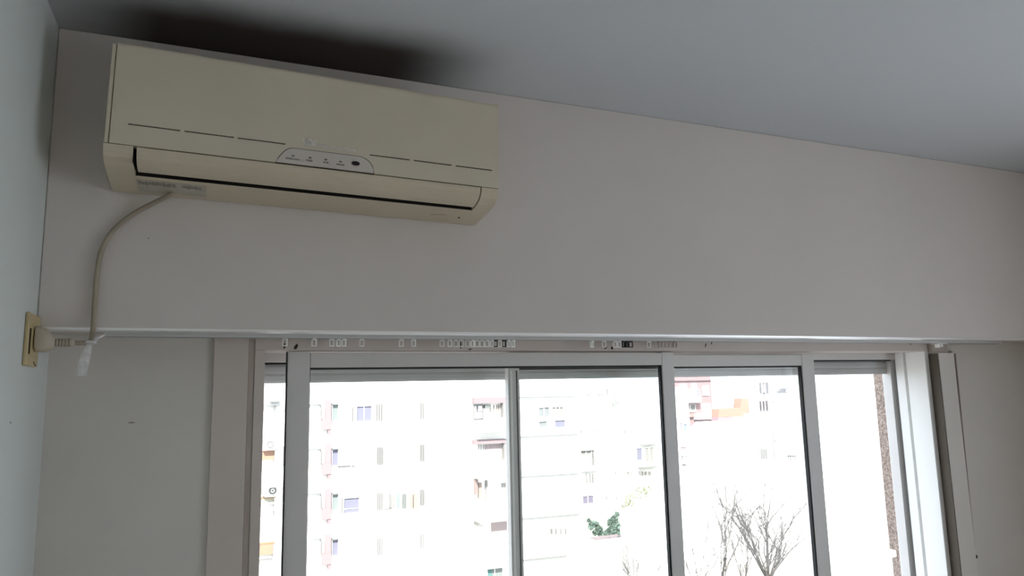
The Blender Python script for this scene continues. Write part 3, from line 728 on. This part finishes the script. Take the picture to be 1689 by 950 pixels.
OB.prism_xz([(at(a, b, 78).x - Oo.x, az(a, b, 78) - Oo.z) for a, b in poly][::-1], 0, 1.5).build('wall', mat('orange_wall', (.27, .155, .118), .85, .1), Ob)
MB().prism_xz([(at(a, b, 77.9).x - Oo.x, az(a, b, 77.9) - Oo.z) for a, b in [(1185, 688), (1211, 688), (1211, 697), (1185, 697)]][::-1], -.1, 1.4).build('lower_wall', mat('pinkish_wall', (.25, .165, .18), .85, .1), Ob)
Wb = Bld('white_terraced_building', 'white terraced building with dark balcony openings in the right pane', 1236, 1325, 610, 79, 10, W)
Wb.window(1251, 1267, 631, 650, DK, t=.5, mull=3); Wb.part('blind', 1257, 1261, 634, 648, G2, .3)
Wb.window(1239, 1249, 662, 680, G2, t=.6); Wb.window(1251, 1267, 661, 681, G1, t=.6, mull=3)
for x0 in (1253, 1258, 1263): Wb.part('column', x0, x0 + 1, 662, 676, mat('dark_mauve', (0.089, 0.076, 0.089), .8, .1), .3)
MB().prism_xz([(at(a, b, 79).x - Wb.o.x, az(a, b, 79) - Wb.o.z) for a, b in [(1278, 648), (1284, 641), (1290, 640), (1292, 648)]][::-1], -.6, -.1).build('awning', DK, Wb.e)
Wb.part('awning_arm', 1288, 1302, 640, 641.2, LN, .4); Wb.part('awning_arm', 1291, 1302, 646, 647, LN, .4)
Wb.part('roof_edge', 1278, 1283, 630, 632, G2, .3); Wb.part('roof_edge', 1289, 1297, 629, 631, G2, .3); Wb.part('roof_edge', 1272, 1280, 661, 663, G1, .3)
for x0, y0 in ((1243, 637), (1244, 643)): Wb.part('small_vent', x0, x0 + 2, y0, y0 + 3, G1, .2)
YD = 52
D = Bld('low_white_building', 'low blank white building behind the bare trees in the right pane', 1135, 1420, 699, YD, 9, W)
for i in range(5): D.part('window_grille', 1252.5 + i * 2.6, 1254.3 + i * 2.6, 740, 757, G1, .12)
D.part('drain_pipe', 1274.5, 1276, 714, 758, LN, .15); D.part('roof_edge', 1276, 1290, 726, 727.3, G1, .3); D.part('drain_pipe', 1294, 1295, 730, 790, MATS['faint_grey'], .2)
D.part('roof_edge', 1295, 1314, 749, 750, MATS['faint_grey'], .3); D.part('roof_access', 1276, 1290, 714, 726, W, .2)
for i in range(4): D.part('shutter_strip', 1300 + i * 3.6, 1301.6 + i * 3.6, 752, 766 + 3 * (i % 2), MATS['faint_grey'], .12)
for (x0, y0) in ((1221, 849), (1229, 846), (1251, 835), (1257, 844), (1251, 852), (1135, 851)): D.part('small_vent', x0, x0 + 5, y0, y0 + 4, G2, .12)
YE = 30
E_ = Bld('garden_wall_building', 'low white building corner that hides the right side of the bushes', 1025, 1180, 842, 30, 6, W)
GW = empty('garden_wall', (at(990, 890, 27).x, 27, -14), label='low white wall with a mauve coping in front of the green bushes', category='wall')
gz = az(990, 889, 27) + 14; ga, gb = at(940, 889, 27).x - GW.location.x, at(1024.5, 889, 27).x - GW.location.x
MB().box(ga, gb, 0, .3, 0, gz).build('wall', W, GW)
MB().box(ga + 1.2, gb, -.05, .35, gz, gz + .05).build('coping', PKG, GW)

struct('ground', MB().box(-250, 350, YO + 1.5, 400, -14.2, -14), mat('street', (0.320, 0.310, 0.300), .9, .1))
struct('facade_below', MB().box(-12, 14, YO, YO + .05, -14, .3).box(-12, WX0 - .05, YO, YO + .05, .3, 6).box(WX1 + .31, 14, YO, YO + .05, .3, 6).box(WX0 - .05, WX1 + .31, YO, YO + .05, 2.7, 6).box(-12, 14, YO - .02, YO + .03, 6, 9), W)

# ------------------------------------------------------------------ bushes and bare trees
def leaf_cloud(blobs, n, size, seed, flat=.5):
    rnd = random.Random(seed); mb = MB()
    for _ in range(n):
        c, r = rnd.choices(blobs, weights=[b[1] ** 2 for b in blobs])[0]
        while True:
            v = Vector((rnd.uniform(-1, 1), rnd.uniform(-1, 1), rnd.uniform(-1, 1)))
            if .15 < v.length <= 1: break
        p = Vector(c) + v * r
        a = Vector((rnd.gauss(0, 1), rnd.gauss(0, 1), rnd.gauss(0, 1))).normalized(); b = a.orthogonal().normalized()
        s_ = size * rnd.uniform(.6, 1.4); q = a.cross(b)
        mb.add([p - b * s_, p + q * s_ * flat, p + b * s_, p - q * s_ * flat], [(0, 1, 2, 3)])
    return mb
def bush(name, label, spots, Y, m, n, size, seed, zground=-14, tr=1.0):
    c0 = at(spots[0][0], spots[0][1], Y); root = empty(name, (c0.x, Y, zground), label=label, category='bush')
    sc = (Y + 1.65) / F * 1.05
    bl = [(at(a, b, Y) - root.location, r * sc) for a, b, r in spots]
    leaf_cloud(bl, n, size, seed).build('foliage', m, root)
    mb = MB(); p = bl[0][0]
    mb.tube([(p.x * .2, 0, 0), (p.x * .6, 0, p.z * .6), (p.x, 0, p.z)], [.16 * tr, .12 * tr, .05 * tr], 7); mb.build('trunk', mat('bark', (0.140, 0.121, 0.108), .9, .1), root)
    return root
GR = mat('green_leaves', (0.121, 0.172, 0.146), .8, .1, noise=.4, nscale=3, ncol=(.14, .18, .15))
GR2 = mat('yellow_green_leaves', (.19, .205, .11), .8, .1, noise=.3, nscale=3, ncol=(.26, .28, .20))
bush('green_bush', 'tall dark green shrub at the right end of the white garden wall', [(1015, 868, 8), (1014, 856, 6), (1018, 849, 4), (1016, 880, 7), (1010, 874, 7), (1008, 862, 7), (1003, 878, 6)], 28.7, GR, 2600, .085, 1)
bush('green_bush', 'small spreading green shrub left of the tall dark one', [(988, 874, 7), (979, 864, 5), (971, 858, 3), (992, 880, 6), (975, 868, 5), (985, 867, 5), (982, 878, 5)], 28.0, GR, 1300, .08, 2)
bush('yellow_green_tree', 'sparse yellow green tree top above the dark shrubs', [(1040, 822, 14), (1058, 812, 13), (1068, 808, 9), (1030, 833, 8)], 25, GR2, 650, .045, 3, tr=.16)
bark = mat('bare_bark', (.085, .078, .073), .9, .1)
def bare_tree(label, base, tip, Y, seed, levels=4, r0=.11, n1=5, spread=.5):
    rnd = random.Random(seed); b = at(base[0], base[1], Y); t = at(tip[0], tip[1], Y)
    root = empty('bare_tree', (b.x, Y, -14), label=label, category='tree', group='bare trees outside the right pane')
    trunk = MB(); twigs = MB()
    b0 = Vector((b.x, Y, b.z)) - root.location; t0 = Vector((t.x, Y, t.z)) - root.location
    trunk.tube([(0, 0, 0), b0 * .5 + Vector((.05, 0, 0)), b0], [r0 * 1.9, r0 * 1.4, r0], 8)
    L = (t0 - b0).length
    def grow(p, d, ln, r, lv):
        pts = [p]; q = p.copy(); dd = d.copy()
        for i in range(4):
            dd = (dd + Vector((rnd.gauss(0, .13), rnd.gauss(0, .13), .06 + rnd.gauss(0, .07)))).normalized()
            q = q + dd * ln / 4; pts.append(q.copy())
            if lv > 0 and i >= 0:
                for _ in range(1 if rnd.random() < .75 else 2):
                    nd = (dd + Vector((rnd.uniform(-1, 1), rnd.uniform(-.7, .7), rnd.uniform(-.1, .5))) * spread * 1.6).normalized()
                    grow(q, nd, ln * rnd.uniform(.45, .68), r * (1 - i * .13) * .66, lv - 1)
        (trunk if lv == levels else twigs).tube(pts, [r * (1 - .19 * i) for i in range(5)], 5 if lv > 1 else 3)
    for i in range(n1):
        d = ((t0 - b0).normalized() + Vector((rnd.uniform(-spread, spread), rnd.uniform(-spread, spread) * .6, 0))).normalized()
        grow(b0, d, L * rnd.uniform(.65, 1.0), r0 * .62, levels)
    tr = trunk.build('trunk', bark, root); twigs.build('twigs', bark, root)
    return root
bare_tree('large bare tree fanning up at the lower right of the right pane', (1268, 960), (1286, 835), 15, 11, 3, .052, 9, .8)
bare_tree('slender bare tree at the middle of the right pane', (1190, 985), (1188, 810), 19.5, 5, 3, .042, 4, .28)
bare_tree('thin bare tree between the slender one and the large one', (1228, 985), (1228, 835), 24, 8, 3, .042, 4, .3)
bare_tree('small bare tree at the lower left of the right pane', (1152, 990), (1148, 850), 28, 21, 3, .042, 4, .35)
bare_tree('bare leafless treetop at the bottom of the middle pane', (1060, 1010), (1058, 890), 22, 31, 3, .028, 5, .6)

# small paint marks on the walls
def mark(x, y, z, nx, m=(.22, .20, .18)):
    mb = MB()
    if nx: mb.add([(x, y - .003, z), (x, y, z - .002), (x, y + .003, z), (x, y, z + .002), (x + .0006, y - .003, z), (x + .0006, y, z - .002), (x + .0006, y + .003, z), (x + .0006, y, z + .002)], [(0,1,2,3),(7,6,5,4),(0,4,5,1),(1,5,6,2),(2,6,7,3),(3,7,4,0)])
    else: mb.prism_xz([(x - .0022, z), (x, z - .0016), (x + .0022, z), (x, z + .0016)], y - .0006, y)
    return mb
p = at(245, 393, 0); mark(p.x, 0, p.z, 0).build('paint_mark', mat('scuff', (.30, .28, .26), .8, .2), bpy.data.objects['wall_upper'])
p = at(217, 697, YW); MB().prism_xz([(p.x - .009, p.z), (p.x, p.z - .002), (p.x + .009, p.z), (p.x, p.z + .002)], YW - .0006, YW).build('paint_mark', MATS['scuff'], bpy.data.objects['wall_front'])
p = atX(17, 697, XL); mark(XL, p.y, p.z, 1).build('paint_mark', MATS['scuff'], bpy.data.objects['wall_left'])

# unseen second window in the right-hand wall, added to go with the side lamp
w2 = empty('added_window', (0, 0, 0), kind='structure')
fx0, fx1 = XR + .04, XR + .1
MB().box(fx0, fx1, BY0, BY0 + .05, BZ0, BZ1).box(fx0, fx1, BY1 - .05, BY1, BZ0, BZ1).box(fx0, fx1, BY0, BY1, BZ0, BZ0 + .05).box(fx0, fx1, BY0, BY1, BZ1 - .05, BZ1).build('frame', M_alu, w2)
MB().box(fx0 + .02, fx0 + .025, BY0 + .05, BY1 - .05, BZ0 + .05, BZ1 - .05).build('pane', M_glass, w2)
